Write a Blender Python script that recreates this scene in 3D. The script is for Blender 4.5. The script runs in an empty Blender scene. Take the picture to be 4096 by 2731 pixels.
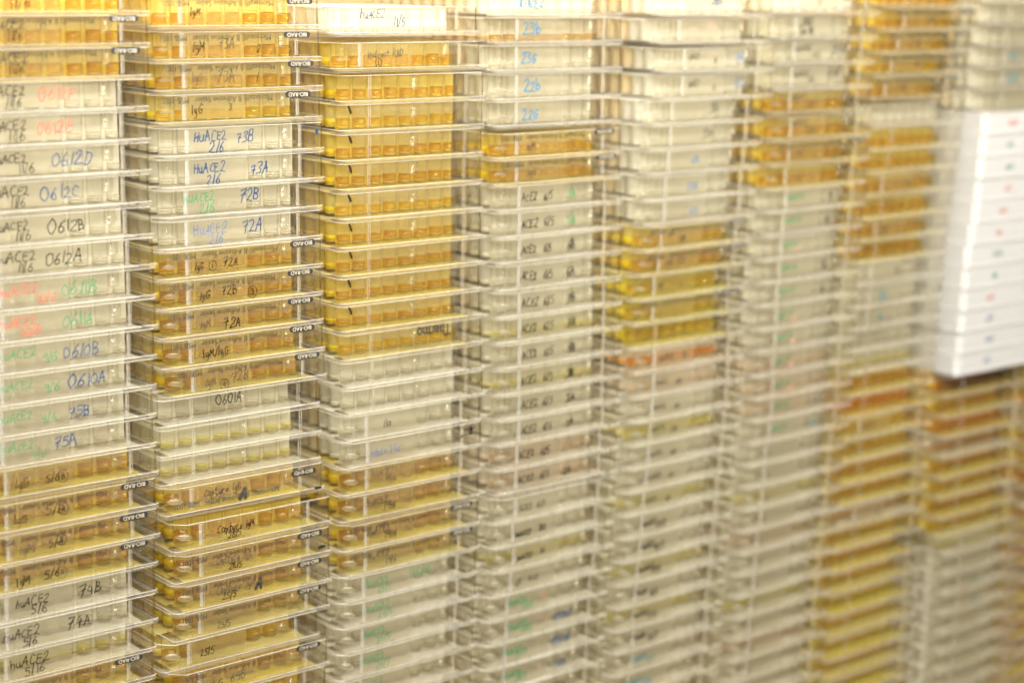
import bpy, bmesh, math, random
from mathutils import Vector, Matrix, Euler

MM = 0.001
scene = bpy.context.scene

# ----------------------------------------------------------------- camera
PSI, PITCH, ROLL = math.radians(39.578), math.radians(11.593), math.radians(1.026)
WALL_Y = 692.83            # distance from lens to the plane of the plate fronts (mm)
cam_d = bpy.data.cameras.new('camera')
cam = bpy.data.objects.new('camera', cam_d)
scene.collection.objects.link(cam)
R_ = Vector((math.cos(PSI), -math.sin(PSI), 0))
F0 = Vector((math.sin(PSI), math.cos(PSI), 0))
FW = F0 * math.cos(PITCH) - Vector((0, 0, 1)) * math.sin(PITCH)
UP = F0 * math.sin(PITCH) + Vector((0, 0, 1)) * math.cos(PITCH)
c_, s_ = math.cos(ROLL), math.sin(ROLL)
RX, UX = (R_ * c_ + UP * s_), (UP * c_ - R_ * s_)
cam.matrix_world = Matrix(((RX.x, UX.x, -FW.x, 0), (RX.y, UX.y, -FW.y, 0), (RX.z, UX.z, -FW.z, 0), (0, 0, 0, 1)))
cam_d.sensor_fit = 'HORIZONTAL'
cam_d.sensor_width = 36.0
cam_d.lens = 7293.3 / 4096 * 36.0
cam_d.clip_start, cam_d.clip_end = 0.02, 30
cam_d.dof.use_dof = True
cam_d.dof.focus_distance = 0.822
cam_d.dof.aperture_fstop = 5.4
cam_d.dof.aperture_blades = 0
scene.camera = cam

# ------------------------------------------------------------ world, lamps
world = bpy.data.worlds.new('World')
scene.world = world
world.use_nodes = True
wn, wl = world.node_tree.nodes, world.node_tree.links
bg = wn['Background']
wtc, wsep = wn.new('ShaderNodeTexCoord'), wn.new('ShaderNodeSeparateXYZ')
wmr, wmix = wn.new('ShaderNodeMapRange'), wn.new('ShaderNodeMix')
wmix.data_type = 'RGBA'                       # pale room above, warm wooden floor below
wmix.inputs[6].default_value = (0.30, 0.245, 0.09, 1)
wmix.inputs[7].default_value = (1.0, 0.985, 0.95, 1)
wmr.inputs['From Min'].default_value, wmr.inputs['From Max'].default_value = -0.25, 0.45
wl.new(wtc.outputs['Generated'], wsep.inputs[0]); wl.new(wsep.outputs['Z'], wmr.inputs['Value'])
wl.new(wmr.outputs[0], wmix.inputs[0]); wl.new(wmix.outputs[2], bg.inputs[0])
bg.inputs[1].default_value = 0.085

def area(name, loc, target, sx, sy, power, col):
    d = bpy.data.lights.new(name, 'AREA')
    d.shape, d.size, d.size_y = 'RECTANGLE', sx * MM, sy * MM
    d.energy, d.color = power, col
    o = bpy.data.objects.new(name, d)
    scene.collection.objects.link(o)
    o.location = Vector(loc) * MM
    v = (Vector(target) - Vector(loc)).normalized()
    o.rotation_euler = v.to_track_quat('-Z', 'Y').to_euler()
    return o
area('ceiling_panel_light', (430, 230, 290), (560, 720, 0), 900, 200, 14.5, (1.0, 0.972, 0.92))
area('window_light', (-650, -200, 480), (700, 700, 60), 450, 450, 4.5, (0.95, 0.97, 1.0))
area('ceiling_tube_light', (1250, -150, 900), (900, 700, 40), 1000, 20, 4.5, (1.0, 0.98, 0.94))
area('added_sparkle_light', (250, -350, 700), (500, 700, -50), 14, 14, 4.5, (1.0, 0.98, 0.97))  # small lamps added only to put sparkles on the wells
area('added_sparkle_light', (-150, -250, 560), (600, 700, -50), 14, 14, 4.0, (1.0, 0.98, 0.97))
area('added_sparkle_light', (620, -420, 640), (600, 700, -50), 14, 14, 4.0, (1.0, 0.98, 0.97))

scene.view_settings.view_transform = 'Standard'
scene.view_settings.look = 'None'
scene.view_settings.exposure = 0.30
scene.view_settings.gamma = 1.0
scene.view_settings.use_curve_mapping = False
cy = scene.cycles
cy.max_bounces = 24
cy.diffuse_bounces = 10
cy.glossy_bounces = 6
cy.transmission_bounces = 8
cy.transparent_max_bounces = 36
cy.time_limit = 840
cy.caustics_reflective = False
cy.caustics_refractive = False
cy.sample_clamp_indirect = 6.0
cy.use_adaptive_sampling = True
cy.adaptive_threshold = 0.06
cy.adaptive_min_samples = 16
cy.use_denoising = True
try:
    cy.denoiser = 'OPENIMAGEDENOISE'
except Exception:
    pass

# --------------------------------------------------------------- materials
def new_mat(name):
    m = bpy.data.materials.new(name)
    m.use_nodes = True
    m.node_tree.nodes.clear()
    return m, m.node_tree.nodes, m.node_tree.links

def plastic(name, tint, edge, milk, milk_col, rough=0.08, ior=1.5, translucent=0.5, bump=0.0, bscale=400, gloss=1.0, mottled=0.0, epow=1.0):
    """thin moulded plastic: clear transmission, Fresnel gloss and some milky scatter"""
    m, N, L = new_mat(name)
    out = N.new('ShaderNodeOutputMaterial')
    tr = N.new('ShaderNodeBsdfTransparent')
    lw = N.new('ShaderNodeLayerWeight'); lw.inputs['Blend'].default_value = 0.35
    mc = N.new('ShaderNodeMix'); mc.data_type = 'RGBA'
    mc.inputs[6].default_value = (*tint, 1); mc.inputs[7].default_value = (*edge, 1)
    ep = N.new('ShaderNodeMath'); ep.operation = 'POWER'; ep.inputs[1].default_value = epow
    lw.inputs['Blend'].default_value = 0.5 if epow != 1.0 else 0.35
    L.new(lw.outputs['Facing'], ep.inputs[0]); L.new(ep.outputs[0], mc.inputs[0]); L.new(mc.outputs[2], tr.inputs[0])
    di = N.new('ShaderNodeBsdfDiffuse'); di.inputs[0].default_value = (*milk_col, 1)
    tl = N.new('ShaderNodeBsdfTranslucent'); tl.inputs[0].default_value = (*milk_col, 1)
    md = N.new('ShaderNodeMixShader'); md.inputs[0].default_value = translucent
    L.new(di.outputs[0], md.inputs[1]); L.new(tl.outputs[0], md.inputs[2])
    mm = N.new('ShaderNodeMixShader'); mm.inputs[0].default_value = milk
    if mottled:
        tc = N.new('ShaderNodeTexCoord'); nz = N.new('ShaderNodeTexNoise')
        nz.inputs['Scale'].default_value = 90; nz.inputs['Detail'].default_value = 5
        L.new(tc.outputs['Object'], nz.inputs['Vector'])
        mp = N.new('ShaderNodeMapRange')
        mp.inputs['From Min'].default_value = 0.3; mp.inputs['From Max'].default_value = 0.7
        mp.inputs['To Min'].default_value = max(0, milk - mottled); mp.inputs['To Max'].default_value = min(1, milk + mottled)
        L.new(nz.outputs[0], mp.inputs['Value']); L.new(mp.outputs[0], mm.inputs[0])
    L.new(tr.outputs[0], mm.inputs[1]); L.new(md.outputs[0], mm.inputs[2])
    gl = N.new('ShaderNodeBsdfGlossy'); gl.inputs['Roughness'].default_value = rough
    gl.inputs[0].default_value = (1, 1, 1, 1)
    fr = N.new('ShaderNodeLayerWeight'); fr.inputs['Blend'].default_value = 0.5
    pw = N.new('ShaderNodeMath'); pw.operation = 'POWER'; pw.inputs[1].default_value = 5
    L.new(fr.outputs['Facing'], pw.inputs[0])
    f0 = ((ior - 1) / (ior + 1)) ** 2
    fm = N.new('ShaderNodeMath'); fm.operation = 'MULTIPLY_ADD'
    fm.inputs[1].default_value = 0.85 * gloss; fm.inputs[2].default_value = f0 * gloss
    L.new(pw.outputs[0], fm.inputs[0])
    mg = N.new('ShaderNodeMixShader')
    L.new(fm.outputs[0], mg.inputs[0]); L.new(mm.outputs[0], mg.inputs[1]); L.new(gl.outputs[0], mg.inputs[2])
    if bump:
        tc = N.new('ShaderNodeTexCoord'); nz = N.new('ShaderNodeTexNoise')
        nz.inputs['Scale'].default_value = bscale; nz.inputs['Detail'].default_value = 3
        bp = N.new('ShaderNodeBump'); bp.inputs['Strength'].default_value = bump; bp.inputs['Distance'].default_value = 0.001
        L.new(tc.outputs['Object'], nz.inputs['Vector']); L.new(nz.outputs[0], bp.inputs['Height'])
        L.new(bp.outputs[0], gl.inputs['Normal']); L.new(bp.outputs[0], fr.inputs['Normal'])
    L.new(mg.outputs[0], out.inputs[0])
    return m

def etched(name, milk, col, rough, blur):
    """etched writing area: partly blurs what lies behind it"""
    m, N, L = new_mat(name)
    out = N.new('ShaderNodeOutputMaterial')
    rf = N.new('ShaderNodeBsdfRefraction'); rf.inputs['Roughness'].default_value = rough; rf.inputs['IOR'].default_value = 1.25
    rf.inputs[0].default_value = (0.99, 0.97, 0.92, 1)
    tr = N.new('ShaderNodeBsdfTransparent'); tr.inputs[0].default_value = (0.99, 0.97, 0.92, 1)
    di = N.new('ShaderNodeBsdfDiffuse'); di.inputs[0].default_value = (*col, 1)
    tl = N.new('ShaderNodeBsdfTranslucent'); tl.inputs[0].default_value = (*col, 1)
    md = N.new('ShaderNodeMixShader'); md.inputs[0].default_value = 0.75
    L.new(di.outputs[0], md.inputs[1]); L.new(tl.outputs[0], md.inputs[2])
    mb = N.new('ShaderNodeMixShader'); mb.inputs[0].default_value = blur
    L.new(tr.outputs[0], mb.inputs[1]); L.new(rf.outputs[0], mb.inputs[2])
    mx = N.new('ShaderNodeMixShader'); mx.inputs[0].default_value = milk
    L.new(mb.outputs[0], mx.inputs[1]); L.new(md.outputs[0], mx.inputs[2]); L.new(mx.outputs[0], out.inputs[0])
    return m

def opaque(name, col, rough=0.4, spec=0.4):
    m, N, L = new_mat(name)
    out = N.new('ShaderNodeOutputMaterial'); b = N.new('ShaderNodeBsdfPrincipled')
    tc = N.new('ShaderNodeTexCoord'); nz = N.new('ShaderNodeTexNoise'); nz.inputs['Scale'].default_value = 60
    L.new(tc.outputs['Object'], nz.inputs['Vector'])
    mc = N.new('ShaderNodeMix'); mc.data_type = 'RGBA'
    mc.inputs[6].default_value = (*[c * 0.93 for c in col], 1); mc.inputs[7].default_value = (*[min(1, c * 1.05) for c in col], 1)
    L.new(nz.outputs[0], mc.inputs[0]); L.new(mc.outputs[2], b.inputs['Base Color'])
    b.inputs['Roughness'].default_value = rough; b.inputs['Specular IOR Level'].default_value = spec
    L.new(b.outputs[0], out.inputs[0])
    return m

def ink(name, col, cover):
    m, N, L = new_mat(name)
    out = N.new('ShaderNodeOutputMaterial'); tr = N.new('ShaderNodeBsdfTransparent')
    tr.inputs[0].default_value = (*[0.25 + 0.6 * c for c in col], 1)
    di = N.new('ShaderNodeBsdfDiffuse'); di.inputs[0].default_value = (*col, 1)
    tc = N.new('ShaderNodeTexCoord'); nz = N.new('ShaderNodeTexNoise'); nz.inputs['Scale'].default_value = 500
    mp = N.new('ShaderNodeMapRange'); mp.inputs['To Min'].default_value = cover - 0.2; mp.inputs['To Max'].default_value = min(1, cover + 0.2)
    L.new(tc.outputs['Object'], nz.inputs['Vector']); L.new(nz.outputs[0], mp.inputs['Value'])
    mx = N.new('ShaderNodeMixShader'); L.new(mp.outputs[0], mx.inputs[0])
    L.new(tr.outputs[0], mx.inputs[1]); L.new(di.outputs[0], mx.inputs[2]); L.new(mx.outputs[0], out.inputs[0])
    return m

CREAM = (0.90, 0.86, 0.71)
M = {}
M['clear'] = plastic('clear polystyrene', (0.995, 0.991, 0.972), (0.93, 0.915, 0.86), 0.014, CREAM, gloss=0.32)
M['frost'] = plastic('moulded flange', (0.99, 0.98, 0.945), (0.96, 0.94, 0.88), 0.085, (0.96, 0.935, 0.84), rough=0.1, gloss=0.5)
M['corner'] = plastic('dark moulded corner', (0.80, 0.74, 0.62), (0.55, 0.48, 0.36), 0.05, (0.5, 0.42, 0.28), rough=0.08, gloss=0.8)
M['edge'] = plastic('painted edge highlight', (0.98, 0.97, 0.945), (0.96, 0.95, 0.92), 0.5, (0.98, 0.97, 0.93), rough=0.1, gloss=1.2)  # milky white paints highlight lines along the rims
M['rib'] = plastic('bright moulded rib', (0.98, 0.965, 0.93), (0.95, 0.93, 0.88), 0.22, (0.96, 0.92, 0.82), rough=0.12)
M['bar'] = plastic('bright moulded bar', (0.98, 0.97, 0.945), (0.96, 0.95, 0.92), 0.20, (0.98, 0.97, 0.93), rough=0.1)
M['well'] = plastic('clear well plastic', (0.998, 0.996, 0.99), (0.66, 0.62, 0.52), 0.010, CREAM, rough=0.03, gloss=0.85, epow=3.5)
M['inner'] = plastic('inner well skin', (0.998, 0.996, 0.99), (0.80, 0.77, 0.68), 0.0, CREAM, rough=0.05, gloss=0.15, epow=4.0)
M['base'] = plastic('well base plastic', (0.92, 0.905, 0.87), (0.52, 0.48, 0.40), 0.05, (0.6, 0.55, 0.45), rough=0.04, gloss=1.0, epow=2.0)
M['glint'] = plastic('post foot with painted glint', (0.98, 0.975, 0.96), (0.97, 0.96, 0.94), 0.38, (0.97, 0.96, 0.93), rough=0.06, gloss=2.0)  # milky white paints the window glare on the post foot
M['film'] = plastic('sealing film', (0.99, 0.985, 0.96), (0.96, 0.945, 0.90), 0.022, (0.93, 0.89, 0.76), rough=0.08, bump=0.5, bscale=60, gloss=0.32)
M['white'] = opaque('white polystyrene', (0.47, 0.455, 0.42), 0.28, 0.5)
M['whitewell'] = opaque('white wells', (0.5, 0.49, 0.45), 0.4)
M['print'] = opaque('black print', (0.025, 0.023, 0.02), 0.5)
M['printlight'] = opaque('pale print gap', (0.48, 0.42, 0.30), 0.5)
LIQ = {
    'amber': ((0.925, 0.80, 0.008), (0.82, 0.62, 0.003), (0.90, 0.71, 0.008)),
    'gold': ((0.96, 0.86, 0.06), (0.89, 0.72, 0.015), (0.90, 0.76, 0.03)),
    'yellow': ((0.955, 0.88, 0.13), (0.88, 0.75, 0.04), (0.90, 0.75, 0.04)),
    'orange': ((0.965, 0.80, 0.02), (0.90, 0.61, 0.005), (0.92, 0.61, 0.008)),
    'rust': ((0.965, 0.72, 0.16), (0.88, 0.50, 0.06), (0.90, 0.50, 0.10)),
    'brown': ((0.93, 0.80, 0.50), (0.75, 0.54, 0.22), (0.66, 0.44, 0.18)),
    'pink': ((0.98, 0.92, 0.85), (0.92, 0.80, 0.70), (0.93, 0.79, 0.67)),
    'clear': ((0.99, 0.988, 0.968), (0.86, 0.84, 0.76), (0.90, 0.87, 0.75)),
    'pale': ((0.975, 0.95, 0.66), (0.88, 0.82, 0.40), (0.92, 0.84, 0.40)),
}
GLOW_TINT = {'rust': (0.955, 0.90, 0.76), 'amber': (0.97, 0.845, 0.23), 'gold': (0.97, 0.87, 0.36), 'yellow': (0.92, 0.84, 0.18), 'orange': (0.95, 0.71, 0.14), 'brown': (0.955, 0.925, 0.82), 'pink': (0.96, 0.915, 0.83), 'clear': (0.97, 0.955, 0.885), 'pale': (0.965, 0.95, 0.84)}  # plastic colours with the glow of the liquid painted in
for k, (a, b, c) in LIQ.items():
    M['liq_' + k] = plastic(k + ' liquid', a, b, 0.03, c, rough=0.03, ior=1.33, translucent=0.6, gloss=0.9, epow=2.5)
    M['panel_' + k] = etched('matt writing area, ' + k, 0.13, tuple(0.45 * a + 0.55 * b for a, b in zip((0.95, 0.90, 0.72), GLOW_TINT[k])), 0.42, 0.16)  # glow from the liquid behind is mixed into the panel colour
    M['added_backing_' + k] = plastic('added backing sheet, ' + k, (0.985, 0.97, 0.93), (0.97, 0.955, 0.91), 0.64, GLOW_TINT[k], rough=0.2, translucent=0.5, gloss=0.3)
    M['added_floor_' + k] = plastic('added floor sheet, ' + k, (0.985, 0.97, 0.93), (0.97, 0.955, 0.91), 0.17, GLOW_TINT[k], rough=0.2, translucent=0.3, gloss=0.3)
    M['well_' + k] = plastic('second row wells, ' + k, (0.985, 0.97, 0.93), (0.95, 0.93, 0.86), 0.62, GLOW_TINT[k], rough=0.1, translucent=0.5, gloss=0.5)
    M['deep_' + k] = plastic('deep wells with painted shade, ' + k, (0.98, 0.96, 0.91), (0.95, 0.93, 0.86), 0.92, [f * c for f, c in zip((0.88, 0.76, 0.55), GLOW_TINT[k])], rough=0.1, translucent=0.4, gloss=0.3)  # colour darkened and warmed to paint the shade deep inside
    M['rear_' + k] = plastic(k + ' liquid in rear wells', a, b, 0.60, c, rough=0.1, ior=1.33, translucent=0.4)
INK = {'black': (0.02, 0.017, 0.014), 'blue': (0.02, 0.055, 0.14), 'red': (0.60, 0.12, 0.08), 'green': (0.05, 0.25, 0.10),
       'cyan': (0.025, 0.16, 0.30), 'grey': (0.07, 0.06, 0.045), 'paleblue': (0.10, 0.17, 0.31), 'palered': (0.72, 0.36, 0.28), 'teal': (0.05, 0.20, 0.24)}
for k, c in INK.items():
    M['ink_' + k] = ink(k + ' marker ink', c, 0.66 if k in ('grey', 'paleblue', 'palered', 'green', 'red') else 0.74)

# ------------------------------------------------------------ mesh helpers
def mesh_from(name, verts, faces, mats, mi=None, smooth=False):
    me = bpy.data.meshes.new(name)
    me.from_pydata([(x * MM, y * MM, z * MM) for x, y, z in verts], [], faces)
    for m in mats:
        me.materials.append(m)
    if mi:
        me.polygons.foreach_set('material_index', mi)
    if smooth:
        me.polygons.foreach_set('use_smooth', [True] * len(faces))
    me.update()
    return me

class MB:
    def __init__(self): self.v, self.f, self.m = [], [], []
    def face(self, ids, mi=0): self.f.append(ids); self.m.append(mi)
    def box(self, x0, x1, y0, y1, z0, z1, mi=0):
        b = len(self.v)
        self.v += [(x, y, z) for z in (z0, z1) for y in (y0, y1) for x in (x0, x1)]
        for q in ((0, 2, 3, 1), (4, 5, 7, 6), (0, 1, 5, 4), (2, 6, 7, 3), (0, 4, 6, 2), (1, 3, 7, 5)):
            self.face([b + i for i in q], mi)
    def lathe(self, cx, cy, prof, n, mi=0, mis=None, close=False):
        """prof: (r, z) list; r == 0 makes a pole"""
        rings = []
        for r, z in prof:
            b = len(self.v)
            if r <= 0:
                self.v.append((cx, cy, z)); rings.append([b] * n)
            else:
                self.v += [(cx + r * math.cos(2 * math.pi * k / n), cy + r * math.sin(2 * math.pi * k / n), z) for k in range(n)]
                rings.append([b + k for k in range(n)])
        for i in range(len(rings) - 1):
            a, c = rings[i], rings[i + 1]
            for k in range(n):
                q = [a[k], a[(k + 1) % n], c[(k + 1) % n], c[k]]
                u = []
                for t in q:
                    if t not in u: u.append(t)
                self.face(u, mis[i] if mis else mi)
    def build(self, name, mats, smooth=False):
        return mesh_from(name, self.v, self.f, mats, self.m, smooth)

W, L_ = 85.5, 127.8
PH = 13.45                  # plate height
WELLS_U = [W / 2 + (i - 3.5) * 9 for i in range(8)]

def loop(inset, z, r, chamfer=0.0, n=4):
    """rounded rectangle, front-left corner optionally cut off"""
    x0, x1, y0, y1 = inset, W - inset, inset, L_ - inset
    pts = []
    for ci, (cx, cy, a0) in enumerate(((x0, y0, 180), (x1, y0, 270), (x1, y1, 0), (x0, y1, 90))):
        if chamfer and ci == 0:
            for k in range(n + 1):
                t = k / n
                pts.append((x0 + chamfer * t, y0 + chamfer * (1 - t), z))
        else:
            sx = r if ci in (0, 3) else -r
            sy = r if ci in (0, 1) else -r
            for k in range(n + 1):
                a = math.radians(a0 + 90 * k / n)
                pts.append((cx + sx + r * math.cos(a), cy + sy + r * math.sin(a), z))
    return pts

def frame_mesh(name, mats, chamfer=6.0, st=0.0, ph=PH):
    b = MB()
    prof = [(0.15, 0.0, 2.6, 0), (0.0, 0.2, 2.6, 0), (0.0, 1.9, 2.6, 0), (0.2, 2.1, 2.5, 0), (0.95 - st, 2.3, 2.2, chamfer), (1.15 - st, ph - .25, 2.0, chamfer),
            (1.4 - st, ph, 1.9, chamfer), (2.45, ph, 1.3, chamfer - .4), (2.5, 0.5, 1.3, chamfer - .4), (1.15, 0.45, 2.0, 0), (1.15, 0.0, 2.0, 0)]
    mis = [2, 1, 2, 1, 0, 2, 1, 0, 1, 1, 1]
    rings = []
    for ins, z, r, ch in prof:
        p = loop(ins, z, r, ch); s = len(b.v); b.v += p; rings.append(list(range(s, s + len(p))))
    n = len(rings[0])
    for i in range(len(rings)):
        a, c = rings[i], rings[(i + 1) % len(rings)]
        for k in range(n):
            b.face([a[k], a[(k + 1) % n], c[(k + 1) % n], c[k]], 3 if i == 4 and 5 <= k < 9 and len(mats) > 3 else mis[i])
    return b.build(name, mats)

def strip_mesh(name, seg=18, inner=True):
    b = MB()
    for u in WELLS_U:
        # outer skin, thick base, inner skin
        b.lathe(u, 0, [(0, 1.5), (2.9, 1.5), (3.3, 1.75), (3.38, 2.6), (3.62, 12.4)], seg, mis=[1, 1, 1, 0])
        if inner: b.lathe(u, 0, [(3.28, 12.4), (3.06, 3.2), (2.8, 2.75), (0, 2.7)], seg, mis=[2, 2, 1])
    b.box(WELLS_U[0] - 4.3, WELLS_U[-1] + 4.3, -4.2, 4.2, 12.4, 12.95, 0)
    return b.build(name, [M['well'], M['base'], M['inner']], True)

def liquid_mesh(name, mat, level, seg=18, ulist=None, rnd=None, r0=3.03):
    b = MB()
    for u in (ulist or WELLS_U):
        lv = level * (rnd.uniform(0.86, 1.14) if rnd else 1)
        t = 2.8 + lv
        b.lathe(u, 0, [(0, 2.8), (2.75, 2.85), (r0, 3.3), (r0 + .04, t + 0.55), (r0 - .45, t + 0.12), (r0 - 1.4, t - 0.05), (0, t - 0.1)], seg)
    return b.build(name, [mat], True)

def rear_mesh(name, y0, rows, seg, m1, m2):
    b = MB()
    for rr in range(rows):
        for u in WELLS_U:
            b.lathe(u, y0 + rr * 9, [(0, 1.6), (3.1, 1.6), (3.35, 2.2), (3.55, 12.3)], seg, 0 if rr < 2 else 1)
    b.box(WELLS_U[0] - 4.4, WELLS_U[-1] + 4.4, y0 - 4.4, y0 + 9 * (rows - 1) + 4.4, 12.3, 12.9, 0)
    return b.build(name, [M[m1], M[m2]], True)

def added_backing_mesh(mat, floor):  # floor is the material of the second added sheet
    b = MB()
    b.box(WELLS_U[0] - 1.2, WELLS_U[-1] + 4.4, 18.7, 19.1, 0.9, 12.25)  # milky sheet added as a bright backdrop behind the front wells
    b.box(WELLS_U[0] - 4.4, WELLS_U[-1] + 4.4, 4.2, 19.1, 0.55, 0.85, 1)  # second added sheet, brightens the zone under the wells
    return b.build('added_backing', [M[mat], M[floor]])

def rear_liquid_mesh(name, mat, level, y0, rows, seg=10):
    b = MB()
    for rr in range(rows):
        for u in WELLS_U:
            b.lathe(u, y0 + rr * 9, [(0, 2.5), (3.35, 2.6), (3.52, 2.7), (3.56, 2.7 + level), (3.3, 2.75 + level)], seg)
    return b.build(name, [mat], True)

def panel_mesh(mat):
    b = MB(); b.box(15.2, 44.0, 0.95, 1.22, 3.0, 12.9); b.m = [0 if k == 2 else 1 for k in range(6)]
    return b.build('label_panel', [M[mat], M['clear']])

def rib_mesh():
    b = MB(); b.box(-0.4, 0.4, 0.85, 1.36, 2.75, 12.9); b.box(0.9, 1.2, 1.0, 1.36, 2.75, 12.9); return b.build('rib', [M['rib']])

def bar_mesh():
    b = MB(); b.box(-1.3, 0.3, 0.85, 1.14, 2.75, 12.9); b.box(0.8, 1.1, 0.95, 1.14, 2.75, 12.9); return b.build('rib', [M['bar']])

def seam_mesh():
    b = MB(); b.box(-0.2, 0.2, 1.05, 1.36, 2.75, 12.9); b.box(1.0, 1.3, 1.05, 1.36, 2.75, 12.9); return b.build('seam', [M['rib']])

def corner_post_mesh():
    b = MB(); b.lathe(0, 0, [(0, 5.6), (3.3, 5.6), (3.7, 5.9), (3.8, 12.9)], 18, mis=[1, 1, 0]); b.lathe(0, 0, [(3.0, 12.9), (2.9, 6.5), (0, 6.4)], 18, mis=[0, 1])
    return b.build('support_post', [M['inner'], M['glint']], True)

def post_mesh():
    b = MB(); b.lathe(0, 0, [(0, 6.2), (2.0, 6.2), (2.35, 6.5), (2.4, 12.9)], 16, mis=[1, 1, 0]); b.lathe(0, 0, [(1.7, 12.9), (1.6, 6.9), (0, 6.8)], 16)
    return b.build('support_post', [M['well'], M['rib']], True)

def film_mesh(drop, over, lift, seed, left=3.0):
    """adhesive film lying on the plate with its free edge folded down over the front"""
    r = random.Random(seed)
    b = MB()
    nx = 14
    x0, x1 = left, W - 2 + over
    rows = []
    for layer in (0, 1):
        t = 0.06 * layer
        for j, (y, z) in enumerate(((60, PH + .02), (2.0, PH + .02), (0.8, PH - .3), (0.62, PH - drop * .5), (0.45 - lift, PH - drop))):
            ids = []
            for i in range(nx + 1):
                s = i / nx
                x = x0 + (x1 - x0) * s + (0.9 * (1 - s) * j * 0.8 if j > 1 else 0)
                w = (0.05 * math.sin(s * 9 + seed) + 0.03 * r.random()) if j > 2 else 0
                b.v.append((x, y - w * 2 + (t if j > 1 else 0), z - (t if j <= 1 else 0) + (w if j == 4 else 0)))
                ids.append(len(b.v) - 1)
            rows.append(ids)
    for layer in (0, 1):
        for j in range(4):
            a, c = rows[layer * 5 + j], rows[layer * 5 + j + 1]
            for i in range(nx):
                b.face([a[i], a[i + 1], c[i + 1], c[i]])
    for i in range(nx):
        b.face([rows[4][i], rows[4][i + 1], rows[9][i + 1], rows[9][i]])
    return b.build('sealing_film', [M['film']])

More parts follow.
